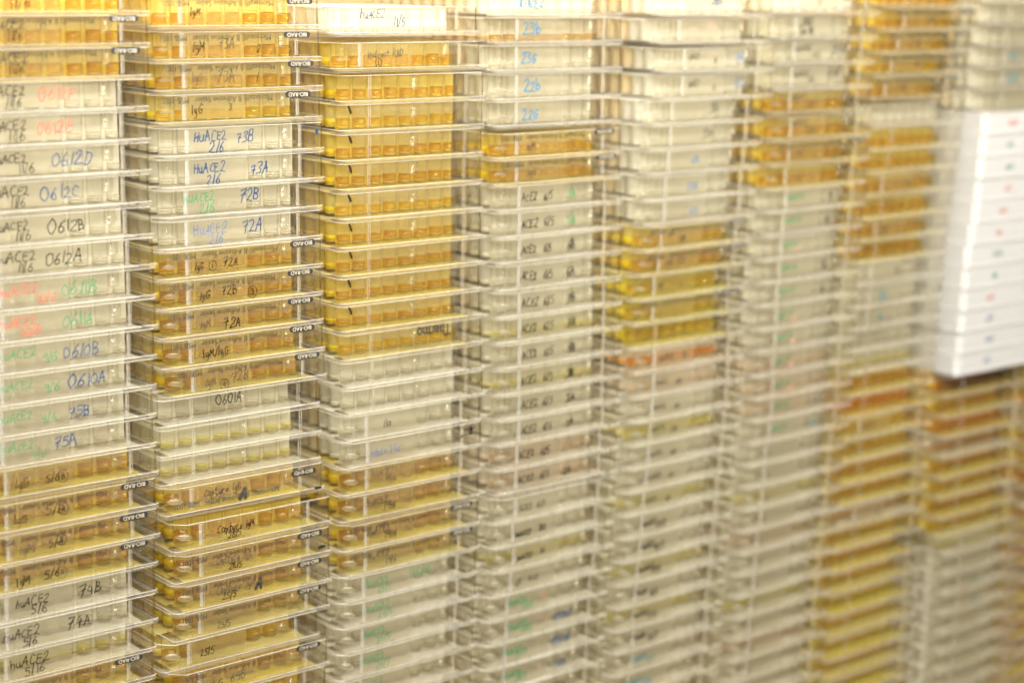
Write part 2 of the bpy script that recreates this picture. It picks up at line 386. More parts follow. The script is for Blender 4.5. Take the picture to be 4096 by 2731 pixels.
# -------------------------------------------------- hand lettering (strokes)
G = {
 '0': ['.3,1 .08,.8 .02,.45 .12,.1 .32,.0 .52,.2 .58,.55 .5,.88 .3,1'], '1': ['.2,1 .2,0'],
 '2': ['.05,.8 .25,1 .45,.9 .42,.6 .2,.25 .02,.03 .2,.06 .55,.02'], '3': ['.05,.92 .3,1 .48,.82 .25,.55 .5,.35 .4,.05 .05,.04'],
 '4': ['.3,1 .02,.4 .55,.42', '.42,.75 .4,0'], '5': ['.52,.98 .15,.96 .1,.58 .35,.6 .5,.35 .35,.05 .03,.04'],
 '6': ['.45,.98 .18,.65 .05,.25 .22,0 .45,.12 .45,.4 .25,.48 .08,.28'], '7': ['.02,.85 .5,.95 .3,.5 .22,-.08', '.08,.45 .5,.55'],
 '8': ['.45,.85 .25,1 .08,.8 .25,.55 .48,.25 .3,0 .05,.2 .25,.52 .45,.85'], '9': ['.45,.85 .2,1 .05,.7 .25,.52 .45,.75 .45,.3 .35,0'],
 'A': ['.02,0 .2,.6 .32,1 .42,.55 .55,0', '.1,.38 .5,.42'], 'B': ['.08,1 .06,0', '.06,.98 .4,.92 .38,.6 .1,.52 .5,.4 .42,.05 .05,.02'],
 'C': ['.5,.88 .25,.98 .05,.5 .15,.08 .5,.1'], 'D': ['.08,1 .06,0', '.04,.98 .45,.85 .55,.4 .35,.05 .05,.02'],
 'E': ['.48,.95 .1,.95 .08,.5 .08,.04 .5,.05', '.1,.52 .42,.55'], 'F': ['.08,0 .1,.95 .52,.98', '.1,.52 .42,.55'],
 'G': ['.5,.85 .28,.98 .05,.55 .2,.05 .48,.15 .5,.48 .3,.45'], 'H': ['.06,1 .05,0', '.5,1 .48,0', '.06,.5 .48,.55'],
 'I': ['.15,1 .15,0'], 'K': ['.08,1 .08,0', '.5,.95 .1,.45 .5,.02'], 'M': ['.02,0 .12,.95 .3,.3 .5,.95 .6,0'],
 'N': ['.05,0 .08,.98 .48,.05 .5,1'], 'P': ['.08,0 .1,.98 .45,.9 .42,.55 .1,.5'], 'R': ['.08,0 .1,.98 .45,.9 .4,.55 .1,.5 .5,.0'],
 'S': ['.48,.88 .25,1 .1,.75 .42,.4 .35,.05 .04,.1'], 'T': ['.02,.95 .55,.98', '.28,.96 .26,0'], 'U': ['.06,1 .08,.2 .28,0 .48,.25 .5,1'],
 'V': ['.03,1 .28,0 .52,1'], 'W': ['.02,1 .15,0 .3,.7 .45,0 .6,1'],
 'a': ['.45,.55 .2,.62 .05,.3 .2,.02 .42,.25 .45,.6 .48,0'], 'b': ['.08,1 .08,0', '.08,.3 .3,.58 .48,.3 .3,.02 .08,.1'],
 'c': ['.45,.52 .2,.6 .05,.28 .22,.02 .48,.1'], 'd': ['.42,.5 .2,.6 .05,.28 .2,.02 .42,.2', '.44,1 .46,0'],
 'e': ['.08,.32 .42,.38 .3,.6 .08,.35 .2,.02 .46,.1'], 'g': ['.42,.55 .2,.6 .08,.35 .22,.1 .42,.4 .44,-.2 .2,-.4'],
 'h': ['.08,1 .08,0', '.08,.35 .3,.58 .42,.4 .44,0'], 'i': ['.15,.6 .15,0', '.16,.85 .18,.9'], 'k': ['.08,1 .08,0', '.4,.55 .1,.3 .42,0'],
 'l': ['.12,1 .12,0'], 'm': ['.04,.6 .05,0', '.05,.4 .2,.6 .28,.05', '.28,.4 .45,.6 .52,0'], 'n': ['.06,.6 .06,0', '.06,.35 .28,.6 .42,.4 .44,0'],
 'o': ['.25,.6 .05,.3 .22,.0 .45,.28 .25,.6'], 'p': ['.08,.6 .06,-.4', '.08,.4 .3,.6 .45,.35 .28,.05 .08,.15'],
 'r': ['.08,.6 .08,0', '.08,.35 .25,.58 .42,.55'], 's': ['.4,.55 .15,.58 .12,.38 .38,.22 .3,.02 .05,.06'], 't': ['.2,.95 .2,.1 .4,.02', '.04,.62 .42,.64'],
 'u': ['.06,.6 .1,.1 .3,.05 .42,.3', '.43,.6 .45,0'], 'v': ['.03,.6 .22,0 .45,.6'], 'w': ['.02,.6 .12,0 .28,.45 .4,0 .55,.6'],
 '/': ['.28,1.1 .05,-.1'], '-': ['.05,.45 .4,.5'], '.': ['.1,.05 .14,.0'], '+': ['.05,.45 .45,.5', '.25,.75 .24,.2'],
}
def catmull(p, n=5):
    if len(p) < 3: return p
    q = [p[0]] + p + [p[-1]]
    out = []
    for i in range(1, len(q) - 2):
        a, b, c, d = q[i - 1], q[i], q[i + 1], q[i + 2]
        for k in range(n):
            t = k / n
            out.append(tuple(0.5 * (2 * b[j] + (c[j] - a[j]) * t + (2 * a[j] - 5 * b[j] + 4 * c[j] - d[j]) * t * t + (3 * b[j] - a[j] - 3 * c[j] + d[j]) * t ** 3) for j in (0, 1)))
    out.append(p[-1])
    return out
def ribbon(b, pts, w, y):
    n = len(pts)
    idx = []
    for i, (x, z) in enumerate(pts):
        x0, z0 = pts[max(0, i - 1)]; x1, z1 = pts[min(n - 1, i + 1)]
        dx, dz = x1 - x0, z1 - z0
        l = math.hypot(dx, dz) or 1
        ww = w * (0.5 + 0.12 * math.sin(i * 1.7))
        b.v += [(x - dz / l * ww, y, z + dx / l * ww), (x + dz / l * ww, y, z - dx / l * ww)]
        idx.append(len(b.v) - 2)
    for i in range(n - 1):
        b.face([idx[i], idx[i] + 1, idx[i + 1] + 1, idx[i + 1]])
    for e, s in ((0, -1), (n - 1, 1)):                 # round pen ends
        cx, cz = pts[e]; s0 = len(b.v)
        b.v += [(cx + w * .52 * math.cos(a * math.pi / 4), y, cz + w * .52 * math.sin(a * math.pi / 4)) for a in range(8)]
        b.face([s0 + k for k in range(8)])
def hand(text, u, z, h, color, seed=0, pen=0.5, tilt=0.03, y=0.86, ring=None, squeeze=1.0):
    """handwriting mesh lying just in front of the plate wall; z = baseline. (x) draws x inside a circle"""
    r = random.Random(hash((text, seed)) & 0xffff if False else sum(ord(c) * (i + 3) for i, c in enumerate(text)) + seed * 77)
    b = MB()
    x = u
    k = 0
    lay = 0
    while k < len(text):
        ch = text[k]
        if ch == ' ':
            x += h * 0.55 * squeeze; k += 1; continue
        if ch == '(' :
            g = text[k + 1]; cx, cz = x + h * 0.5, z + h * 0.42 + (x - u) * tilt
            pts = [(cx + h * 0.55 * math.cos(t * math.pi / 9 + 1), cz + h * 0.66 * math.sin(t * math.pi / 9 + 1)) for t in range(20)]
            ribbon(b, pts, pen * .7, y - 0.004 * lay); lay += 1
            for st in G[g]:
                p = catmull([tuple(float(v) for v in q.split(',')) for q in st.split()])
                ribbon(b, [(cx - h * .16 + a * h * 0.6, cz - h * .33 + c * h * 0.66) for a, c in p], pen * .9, y - 0.004 * lay); lay += 1
            x += h * 1.25; k += 3; continue
        sc = h * r.uniform(0.84, 1.14)
        oz = z + r.uniform(-.07, .07) * h + (x - u) * tilt
        sl = r.uniform(-0.04, 0.22)
        strokes = G.get(ch, G['o'])
        wmax = 0.1
        for st in strokes:
            p = [tuple(float(v) for v in q.split(',')) for q in st.split()]
            p = [(a + r.uniform(-.055, .055), c + r.uniform(-.06, .06)) for a, c in p]
            wmax = max(wmax, max(a for a, _ in p))
            p = catmull(p)
            ribbon(b, [(x + (a * squeeze + sl * c) * sc, oz + c * sc) for a, c in p], pen * r.uniform(.85, 1.15), y - 0.004 * (lay % 12)); lay += 1
        x += (wmax * squeeze + 0.16) * sc
        k += 1
    return b.build('handwriting', [M['ink_' + color]])
def blot(u, z, rx, rz, color, seed, y=0.85):
    r = random.Random(seed); b = MB()
    n = 14
    b.v += [(u + rx * math.cos(2 * math.pi * k / n) * r.uniform(.75, 1.15), y, z + rz * math.sin(2 * math.pi * k / n) * r.uniform(.75, 1.15)) for k in range(n)]
    b.face(list(range(n)))
    return b.build('marker_spot', [M['ink_' + color]])
def slash(pts, w, color, y=0.3):
    b = MB(); ribbon(b, pts, w, y); return b.build('marker_tick', [M['ink_' + color]])

# ------------------------------------------------------------ printed film
def font_mesh(text, size, name, mat, bold=0.0):
    cu = bpy.data.curves.new('txt', 'FONT'); cu.body = text; cu.size = size; cu.offset = bold
    cu.align_x = 'CENTER'; cu.align_y = 'CENTER'
    o = bpy.data.objects.new('txt', cu); scene.collection.objects.link(o)
    dg = bpy.context.evaluated_depsgraph_get()
    me = bpy.data.meshes.new_from_object(o.evaluated_get(dg))
    bpy.data.objects.remove(o); bpy.data.curves.remove(cu)
    xs = [v.co.x for v in me.vertices]
    me.name = name
    me.materials.clear(); me.materials.append(mat)
    return me, max(xs) - min(xs)
def place_text(me, width_now, width, height_scale, u, z, y, rot180=True, mirror=False):
    s = width / width_now
    for v in me.vertices:
        x, zz = v.co.x * s, v.co.y * s * height_scale
        if rot180: x, zz = -x, -zz
        if mirror: x = -x
        v.co = ((u + x) * MM, y * MM, (z + zz) * MM)
    me.update()
def pill_mesh(u, z, w, h, y):
    b = MB(); n = 8
    pts = []
    for cx, a0 in ((u + w / 2 - h / 2, -90), (u - w / 2 + h / 2, 90)):
        for k in range(n + 1):
            a = math.radians(a0 + 180 * k / n); pts.append((cx + h / 2 * math.cos(a), z + h / 2 * math.sin(a)))
    s = len(b.v)
    b.v += [(x, y, zz) for x, zz in pts] + [(x, y + .05, zz) for x, zz in pts]
    m = len(pts)
    b.face(list(range(s, s + m)))
    for k in range(m):
        b.face([s + k, s + (k + 1) % m, s + m + (k + 1) % m, s + m + k])
    return b.build('logo', [M['print']])
CACHE = {}
def cached(key, fn):
    if key not in CACHE: CACHE[key] = fn()
    return CACHE[key]
def print_parts(mode):
    """printed line and logo of the film: 'down' is upside down, 'mirror' is seen through the film from behind"""
    mir = mode == 'mirror'
    zt, zl = (11.4, 12.3) if not mir else (5.0, 10.6)
    out = []
    me, w = font_mesh('Microseal® B Adhesive Sealer   MSB-1001', 2.4, 'printed_text', M['print'])
    place_text(me, w, 54.0, 1.12, 31.5, zt, 0.28, not mir, mir); out.append(me)
    pill = pill_mesh(72.3, zl, 13.6, 2.7, 0.30)
    me2, w2 = font_mesh('BIO-RAD', 2.4, 'logo_lettering', M['printlight'])
    place_text(me2, w2, 10.0, 0.98, 72.3, zl, 0.27, not mir, mir)
    out.append((pill, me2))
    return out

# plate positions (mm): left edges along the wall, base heights
POS = {
 1: ([289.6, 289.5, 289.5, 287.7, 288.3, 288.5, 288.5, 288.8, 289.3, 289.6, 289.9, 289.0, 288.7, 287.8, 287.8, 288.7, 288.6, 288.6, 287.4, 287.1, 286.5, 285.8, 285.2, 284.6],
     [-22.7, -35.8, -49.0, -62.0, -75.5, -88.8, -102.3, -116.1, -129.1, -142.5, -155.7, -168.9, -182.1, -195.1, -208.1, -221.1, -236.0, -249.5, -262.5, -275.5, -288.5, -301.8, -315.0, -328.4]),
 2: ([374.0, 374.6, 375.6, 375.2, 376.2, 376.1, 375.4, 375.3, 375.3, 375.6, 375.5, 376.2, 377.2, 373.3, 374.0, 373.9, 375.3, 379.8, 379.8, 379.7, 378.6, 372.5, 377.8, 377.2, 376.6],
     [-28.7, -42.8, -55.8, -69.4, -83.6, -97.0, -110.0, -123.6, -136.6, -149.6, -162.6, -175.9, -188.9, -201.9, -215.4, -228.4, -242.6, -260.1, -274.9, -288.9, -301.9, -315.1, -330.5, -343.9, -357.3]),
 3: ([464.2, 466.2, 468.9, 468.8, 468.8, 468.8, 468.8, 468.7, 468.7, 468.7, 468.7, 470.1, 470.7, 471.4, 470.4, 471.1, 470.7, 469.6, 470.3, 469.9, 468.8, 468.8, 468.4, 467.8, 467.2, 466.6],
     [-32.3, -48.5, -63.2, -76.5, -90.2, -103.6, -117.2, -130.6, -143.7, -157.0, -170.0, -183.9, -197.4, -210.4, -223.4, -236.6, -249.6, -262.6, -277.4, -290.4, -303.4, -316.4, -329.4, -342.6, -356.0, -369.4]),
 4: ([558.5, 558.8, 559.0, 559.3, 559.6, 559.9, 560.2, 562.4, 562.7, 562.9, 563.2, 563.9, 564.2, 564.5, 564.7, 565.0, 564.9, 563.9, 563.4, 563.7, 562.3, 563.4, 561.1, 559.3, 559.2, 558.2, 557.6, 557.0, 556.4],
     [-24.4, -37.7, -51.2, -65.0, -78.1, -93.7, -106.7, -119.8, -133.1, -146.1, -159.9, -173.6, -186.7, -199.9, -213.5, -226.5, -239.5, -252.5, -265.5, -280.7, -293.7, -306.7, -319.7, -332.7, -345.7, -358.7, -371.7, -385.0, -398.4]),
 5: ([670.1, 669.6, 674.0, 673.5, 666.3, 665.7, 664.5, 663.4, 662.7, 661.5, 660.3, 657.6, 656.9, 656.7, 659.5, 659.8, 659.1, 658.4, 657.6, 656.3, 655.1, 654.3, 653.5, 652.2, 650.9, 650.1, 650.3, 650.0, 647.6, 647.0],
     [-24.4, -38.8, -54.0, -68.2, -81.2, -94.2, -107.3, -121.0, -134.0, -147.8, -160.8, -173.8, -186.8, -199.9, -213.8, -227.5, -241.1, -254.1, -267.1, -280.1, -293.1, -306.1, -319.1, -332.1, -345.1, -358.1, -371.2, -384.2, -397.2, -410.3]),
 6: ([761.1, 760.1, 759.6, 758.6, 758.1, 759.3, 758.8, 757.3, 758.3, 757.2, 756.1, 756.1, 754.9, 754.9, 754.9, 754.3, 754.9, 754.8, 753.6, 751.2, 751.1, 749.9, 749.3, 748.0, 746.7, 746.0, 745.2, 744.0, 743.9, 742.6, 741.8, 741.2, 740.6],
     [-23.2, -37.3, -51.2, -65.1, -78.7, -93.2, -107.0, -120.9, -133.9, -146.9, -160.7, -174.1, -187.4, -200.9, -214.1, -228.1, -241.6, -254.6, -267.6, -280.6, -293.6, -306.7, -319.7, -332.7, -345.7, -358.7, -371.7, -384.7, -397.7, -410.8, -423.8, -437.1, -450.5]),
 7: ([854.4, 854.0, 849.5, 845.0, 840.5, 847.5, 846.0, 844.2, 842.4, 840.5, 838.7, 837.2, 836.8, 836.3, 835.8, 835.4, 834.8, 834.3, 833.9, 833.9, 834.0, 834.0, 834.1, 834.2, 832.6, 830.7, 829.9, 830.0, 830.1, 830.2, 829.6, 829.0, 828.4],
     [-19.6, -33.3, -46.4, -59.4, -73.1, -89.1, -103.0, -116.0, -129.7, -143.5, -156.5, -169.6, -182.8, -196.9, -210.2, -223.6, -237.1, -250.6, -264.1, -277.8, -291.6, -305.5, -319.4, -333.3, -347.1, -360.8, -374.8, -389.0, -403.3, -417.7, -431.1, -444.5, -457.9]),
 8: ([956, 955.5, 955, 954.5, 954, 953.4, 951.5, 950.5, 949.6, 949, 948, 946.5, 944, 942, 941.6, 941.3, 940.8, 940.0, 932, 931.5, 932, 931.8, 932.5, 933, 933.5, 934, 943.5, 943.5, 943.5, 943.5, 943.5, 943.5, 943.5, 943.5, 943.5, 943.5],
     [-17.0, -30.4, -43.8, -57.2, -70.6, -84.1, -98.0, -111.8, -125.7, -139.6, -153.4, -167.3, -181.2, -195.1, -208.9, -222.8, -236.7, -250.5, -264.0, -277.5, -291.0, -304.5, -318.0, -331.5, -345.0, -358.5, -372.0, -385.5, -399.0, -412.5, -426.0, -439.5, -453.0, -466.5, -480.0, -493.5]),
 9: ([1030.0, 1029.9, 1029.8, 1028.5, 1028.4, 1028.3, 1027.0, 1026.9, 1026.8, 1025.5, 1025.4, 1025.3, 1024.0, 1023.9, 1023.8, 1022.5, 1022.4, 1022.3, 1021.0, 1020.9],
     [-232.0, -245.5, -259.0, -272.5, -286.0, -299.5, -313.0, -326.5, -340.0, -353.5, -367.0, -380.5, -394.0, -407.5, -421.0, -434.5, -448.0, -461.5, -475.0, -488.5]),
}

# -------------------------------------------------------------- the plates
# (kind, liquid, level mm, film, [(text, u, z, height, ink)], inscription for the label)
def A(liq, ins, wr, film=None, level=3.4): return ('A', liq, level, film, wr, ins)
def Bk(liq, ins, wr, film=None, level=3.0): return ('B', liq, level, film, wr, ins)
def hu(word, date, c, sec=None, sc='black', u=9.5, du=18.0, su=37.0, hz=7.6, dz=3.6, sz=5.6, h=3.5, sh=4.6):
    w = [(word, u, hz, h, c)]
    if date: w.append((date, du, dz, h * 1.0, c))
    if sec: w.append((sec, su, sz, sh, sc))
    return w
def row1(date, c, sec, sc, **k): return A('clear', f'{c} huACE2 {date} and {sc} {sec}', hu('huACE2', date, c, sec, sc, **k), None, 1.0)

C1 = [
 A('amber', 'a scrawled black 11/6', [('11/6', 19, 3.2, 4.4, 'black'), ('(1)', 30, 9.0, 3.2, 'grey')]),
 A('amber', 'black huACE2 11/6 and circled 2', hu('huACE2', '11/6', 'black', '(2)', 'grey', su=31, sz=7.6, sh=3.6), 'down'),
 A('amber', 'black huACE2 11/6 and circled 3', hu('huACE2', '11/6', 'black', '(3)', 'grey', su=31, sz=7.4, sh=3.4), 'down'),
 row1('11/6', 'black', '0612F', 'red', su=32),
 row1('11/6', 'black', '0612E', 'red', su=33),
 row1('11/6', 'black', '0612D', 'blue', su=39, du=22),
 row1('11/6', 'black', '0612C', 'blue', su=31),
 row1('11/6', 'black', '0612B', 'black', su=36, du=19),
 row1('11/6', 'black', '0612A', 'black', su=34, du=19),
 row1('10/6', 'red', '0611B', 'green', su=41, du=27, u=11),
 row1('10/6', 'red', '0611A', 'green', su=40, du=19),
 row1('9/6', 'green', '0610B', 'blue', su=41, du=29, dz=5.2),
 row1('9/6', 'green', '0610A', 'blue', su=43, du=30, dz=5.2),
 row1('9/6', 'green', '75B', 'blue', su=44, du=29, dz=5.0),
 row1('9/6', 'green', '75A', 'blue', su=37, du=24, sz=6.5),
 A('amber', 'IgG 5/6 and circled B', [('IgG', 15, 4.6, 3.6, 'black'), ('5/6', 29, 5.4, 3.4, 'black'), ('(B)', 37.5, 5.2, 3.8, 'black')], 'plain'),
 A('amber', 'IgG 5/6 and circled A', [('IgG', 14, 4.4, 3.6, 'black'), ('5/6', 28.5, 5.6, 3.6, 'black'), ('(A)', 37.5, 5.8, 3.8, 'black')], 'down'),
 A('amber', 'IgM 5/6 and circled B', [('IgM', 16, 4.4, 3.6, 'grey'), ('5/6', 29, 5.2, 3.6, 'black'), ('(B)', 36, 6.2, 3.6, 'black')], 'down'),
 A('amber', 'IgM 5/6 and circled A', [('IgM', 15, 3.6, 3.6, 'black'), ('5/6', 28, 4.6, 3.4, 'black'), ('(A)', 37, 4.4, 3.8, 'grey')], 'down'),
 A('clear', 'black huACE2 5/6 and 74B', hu('huACE2', '5/6', 'black', '74B', 'black', u=15, du=22, su=47, h=3.6, sz=6.4, hz=7.2, dz=3.2), None, 1.5),
 A('clear', 'black huACE2 5/6 and 74A', hu('huACE2', '5/6', 'black', '74A', 'black', u=9, du=18, su=41, h=3.6, sz=6.2, hz=7.0, dz=3.0), None, 1.5),
 A('pale', 'black huACE2 5/16', hu('huACE2', '5/16', 'black', None, u=13, du=19.5, h=3.8, hz=7.0, dz=2.8), None, 1.2),
 A('gold', 'an upside-down printed line', [], 'down'),
 A('gold', 'no visible writing', [], None),
]
def amb(text, w, film='down', lv=3.4): return A('amber', text, w, film, lv)
C2 = [
 amb('IgM alone, short dark tail', [('IgM', 18.5, 6.0, 3.6, 'black')]),
 amb('IgM 73A and a small 2', [('IgM', 19, 5.2, 3.6, 'black'), ('73A', 32, 6.2, 4.6, 'grey'), ('2', 51, 4.6, 3.2, 'black')]),
 amb('IgG 73A and a single stroke', [('IgG', 18, 5.2, 3.8, 'grey'), ('73A', 30, 5.0, 4.8, 'grey'), ('1', 49.5, 4.8, 3.6, 'black')]),
 A('gold', 'IgG and a small 3', [('IgG', 17.5, 5.2, 3.6, 'black'), ('3', 36, 6.2, 3.0, 'black')], 'down', 2.8),
 A('clear', 'blue HuACE2 2/6 and 73B, dot', hu('HuACE2', '2/6', 'blue', '73B', 'blue', u=17.5, du=25, su=39, hz=7.4, dz=2.6, sz=6.2, h=4.2, sh=4.6), None, 1.2),
 A('clear', 'blue HuACE2 2/6 and 73A', hu('HuACE2', '2/6', 'blue', '73A', 'blue', u=17.2, du=23.5, su=46, hz=7.2, dz=2.2, sz=5.4, h=4.2, sh=4.6), None, 1.2),
 A('clear', 'green HuACE2 2/6 and blue 72B', hu('HuACE2', '2/6', 'green', '72B', 'blue', u=13, du=21, su=41, hz=7.6, dz=2.8, sz=6.6, h=4.2, sh=4.8), None, 1.2),
 A('clear', 'blue HuACE2 2/6 and 72A', hu('HuACE2', '2/6', 'paleblue', '72A', 'blue', u=17.5, du=25, su=42, hz=6.8, dz=2.6, sz=6.4, h=4.4, sh=5.0), None, 1.2),
 amb('IgG circled 1 and 72A', [('IgG', 17.5, 4.6, 3.5, 'black'), ('(1)', 25, 4.6, 3.4, 'black'), ('72A', 32, 5.0, 4.0, 'black')]),
 amb('IgG 72B and circled 3', [('IgG', 19.5, 4.4, 3.5, 'black'), ('72B', 31, 5.2, 4.0, 'black'), ('(3)', 44.5, 3.6, 4.2, 'black')]),
 amb('IgM 72A without any circle', [('IgM', 20, 4.8, 3.2, 'grey'), ('72A', 32, 3.4, 4.2, 'black')]),
 amb('IgM/IgG', [('IgM/IgG', 20, 4.6, 3.8, 'black')]),
 amb('IgM circled 4 and 72B', [('IgM', 20, 4.4, 3.6, 'grey'), ('(4)', 28, 2.6, 3.8, 'black'), ('72B', 34, 4.8, 4.4, 'grey')]),
 Bk('clear', 'bold black 0601A across its wells', [('0601A', 29.5, 8.0, 4.8, 'black')], None, 0.8),
 Bk('pale', 'yellow well bottoms', [], None, 0.7),
 Bk('pale', 'no writing, standing just above Capture IgG', [], None, 0.7),
 amb('Capture IgG 25/5 over mirrored print', [('Capture IgG', 20.5, 7.6, 3.1, 'black'), ('25/5', 24, 3.8, 3.2, 'grey')], 'mirror'),
 A('amber', 'Capture IgM 28/5', [('Capture IgM', 22.5, 6.6, 3.2, 'black'), ('28/5', 28, 3.4, 3.0, 'black')], None),
 amb('Capture IgG 28/5', [('Capture IgG', 22, 6.8, 3.2, 'grey'), ('28/5', 28.5, 3.2, 3.0, 'black')]),
 amb('Capture IgM 25/5, broad A', [('Capture IgM', 21.5, 6.8, 3.4, 'grey'), ('25/5', 24.5, 3.4, 3.2, 'black')]),
 A('gold', '25/5 under doubled print', [('25/5', 23, 3.2, 3.0, 'grey')], 'down'),
 A('gold', '25/5 below a short shifted edge', [('25/5', 20, 5.2, 3.2, 'black')], None, 2.4),
 amb('IgG 69B', [('IgG', 20, 3.6, 3.6, 'black'), ('69B', 30, 4.6, 4.8, 'grey')]),
 A('gold', 'no writing, below IgG 69B', [], None), A('gold', 'no writing, lowest glimpsed', [], None),
]
tick = 'black corner tick'
C3 = [
 A('clear', 'blue huACE2 11/5', [('huACE2', 16, 8.2, 3.8, 'blue'), ('11/5', 34.5, 4.6, 4.2, 'blue')], None, 0.6),
 A('amber', 'Indirect RBD and circled 1', [('Indirect RBD', 18.5, 6.6, 3.1, 'grey'), ('(1)', 23, 2.9, 3.2, 'black')], 'plain'),
 Bk('amber', 'no writing, no corner tick', [], None),
] + [Bk(('amber' if k % 3 else 'gold') if k < 5 else 'amber', tick, [], 'tick', 3.0 - 0.2 * k) for k in range(8)] + [
 Bk('gold', 'upside-down black print', [], 'maker', 2.2),
 Bk('clear', 'no writing, upper of two blank ones', [], None, 0.9), Bk('clear', 'no writing, lower of two blank ones', [], None, 0.9),
 A('clear', 'black 11a', [('11a', 23.5, 6.0, 4.4, 'grey')], None, 0.9),
 A('clear', 'blue plate 14a', [('plate 14a', 16, 5.6, 3.8, 'paleblue')], None, 0.9),
 A('amber', 'huACE2 19/6 and circled 4', hu('huACE2', '19/6', 'grey', '(4)', 'grey', u=17.5, du=25, su=41, hz=8.0, dz=4.0, sz=6.6, h=3.5, sh=3.5), 'plain'),
 A('amber', 'bold huACE2 19/6 and circled 3', hu('huACE2', '19/6', 'black', '(3)', 'grey', u=15.5, du=25, su=39, hz=7.6, dz=3.6, sz=6.4, h=3.7, sh=3.5), 'plain'),
 A('amber', 'huACE2 19/6 and circled 2', hu('huACE2', '19/6', 'black', '(2)', 'grey', u=15, du=25, su=39, hz=7.2, dz=4.0, sz=6.0, h=3.5, sh=3.5), 'down'),
 A('gold', 'huACE2 19/6 smudged at its top', hu('huACE2', '19/6', 'grey', None, u=16, du=26, hz=7.8, dz=3.6, h=3.4), 'down', 2.2),
 A('clear', 'green huACE2 26/5 and 0524A', hu('huACE2', '26/5', 'green', '0524A', 'green', u=15.5, du=22.5, su=42, hz=7.0, dz=3.2, sz=7.0, h=3.6, sh=3.9), None, 0.9),
] + [A('clear', 'green huACE2 26/5', hu('huACE2', '26/5', 'green', None, u=15.5 - .4 * k, du=22.5, hz=7.6, dz=3.4, h=3.6), None, 0.9) for k in range(5)]
def ace(sec, c='grey', liq='clear'): return A(liq, f'ACE2 6/5 and {sec}', [('ACE2', 15.5, 5.4, 4.0, 'black'), ('6/5', 30, 5.4, 4.0, 'black'), (sec, 46, 5.4, 4.3, 'black' if c == 'grey' else c)], None, 1.0)
C4 = [
 A('clear', 'cyan R-ACE2', [('Dup', 17, 9.0, 3.4, 'cyan'), ('R-ACE2', 16, 5.0, 4.2, 'cyan')], None, 0.8),
 A('brown', 'cyan 23b', [('23b', 18, 5.4, 5.4, 'cyan')], None, 1.6),
 A('clear', 'cyan 23a', [('23G', 17, 5.2, 5.0, 'cyan')], None, 0.8),
 A('clear', 'cyan 22b', [('22b', 19, 5.0, 5.4, 'cyan')], None, 0.8),
 A('clear', 'cyan 22a', [('22G', 18, 4.4, 5.0, 'cyan')], None, 0.8),
 amb('IgM beside a gold logo strip', [('IgM', 20.5, 5.0, 3.8, 'grey')]),
 amb('IgG beside a white glare', [('IgG', 21, 5.2, 3.6, 'grey')]),
 ace('5A', 'green'), ace('5B', 'green'), ace('6B', 'black'), ace('6A'), ace('7B'), ace('7A', 'black', 'pale'), ace('4B'), ace('3B', 'grey', 'pale'),
 ace('3A'), ace('1A', 'black'), A('pink', 'ACE2 6/5', [('ACE2', 15.5, 5.4, 4.0, 'black'), ('6/5', 30, 5.4, 4.0, 'black')], None, 2.0), ace('2A', 'grey', 'pink'),
 A('clear', 'ACE2 6/5', [('ACE2', 16.5, 5.6, 3.6, 'grey'), ('6/5', 29, 5.6, 3.5, 'grey')], None, 1.0),
 A('clear', 'huACE2 B5', [('huACE2', 16, 5.2, 2.8, 'black'), ('B5', 32, 6.0, 3.0, 'black')], None, 1.0),
 A('pale', 'huACE2 B6', [('huACE2', 16.5, 5.2, 2.8, 'black'), ('B6', 32, 6.0, 3.0, 'grey')], None, 1.0),
 A('clear', 'faint grey ACE2', [('6/5', 17, 5.0, 3.0, 'grey'), ('ACE2', 26, 5.8, 2.8, 'grey')], None, 1.0),
 A('clear', 'green huACE2 and a red dot', [('huACE2', 15.5, 7.4, 3.4, 'green'), ('26/5', 24, 4.0, 3.4, 'green'), ('1', 38.5, 7.2, 3.6, 'red')], None, 1.0),
 A('clear', 'green huACE2, red dot, blue number', [('huACE2', 16, 7.0, 3.4, 'green'), ('26/5', 24, 4.4, 3.4, 'green'), ('1', 39, 7.4, 3.4, 'red'), ('0524A', 46.5, 5.8, 4.0, 'blue')], None, 1.0),
 A('clear', 'green huACE2 and dark blue number', [('huACE2', 13.5, 7.0, 3.4, 'green'), ('26/5', 21, 4.4, 3.4, 'green'), ('1', 36, 6.6, 3.0, 'palered'), ('0523A', 46.5, 5.4, 4.2, 'blue')], None, 1.0),
 A('clear', 'green huACE2 and short blue number', [('huACE2', 14, 7.0, 3.4, 'green'), ('26/5', 22, 4.4, 3.4, 'green'), ('1', 37, 6.6, 3.0, 'palered'), ('58A', 48.5, 5.6, 4.0, 'blue')], None, 1.0),
 A('clear', 'black number low on its right', [('0519A', 46, 4.8, 4.0, 'black')], None, 1.0), A('clear', 'no writing', [], None, 1.0),
]
def dark5(t, d, c='black', liq='clear', lv=1.0): return A(liq, f'a bold blurred {"dark" if c == "black" else c} scribble', [(t, 15, 6.4, 3.3, c), (d, 25, 4.2, 3.6, c)], None, lv)
def two5(liq='clear', lv=1.0, c='grey'): return A(liq, 'a faint two-part dark note', [('huACE2', 15.5, 6.8, 2.4, c), ('6/6', 31, 5.6, 2.8, c)], None, lv)
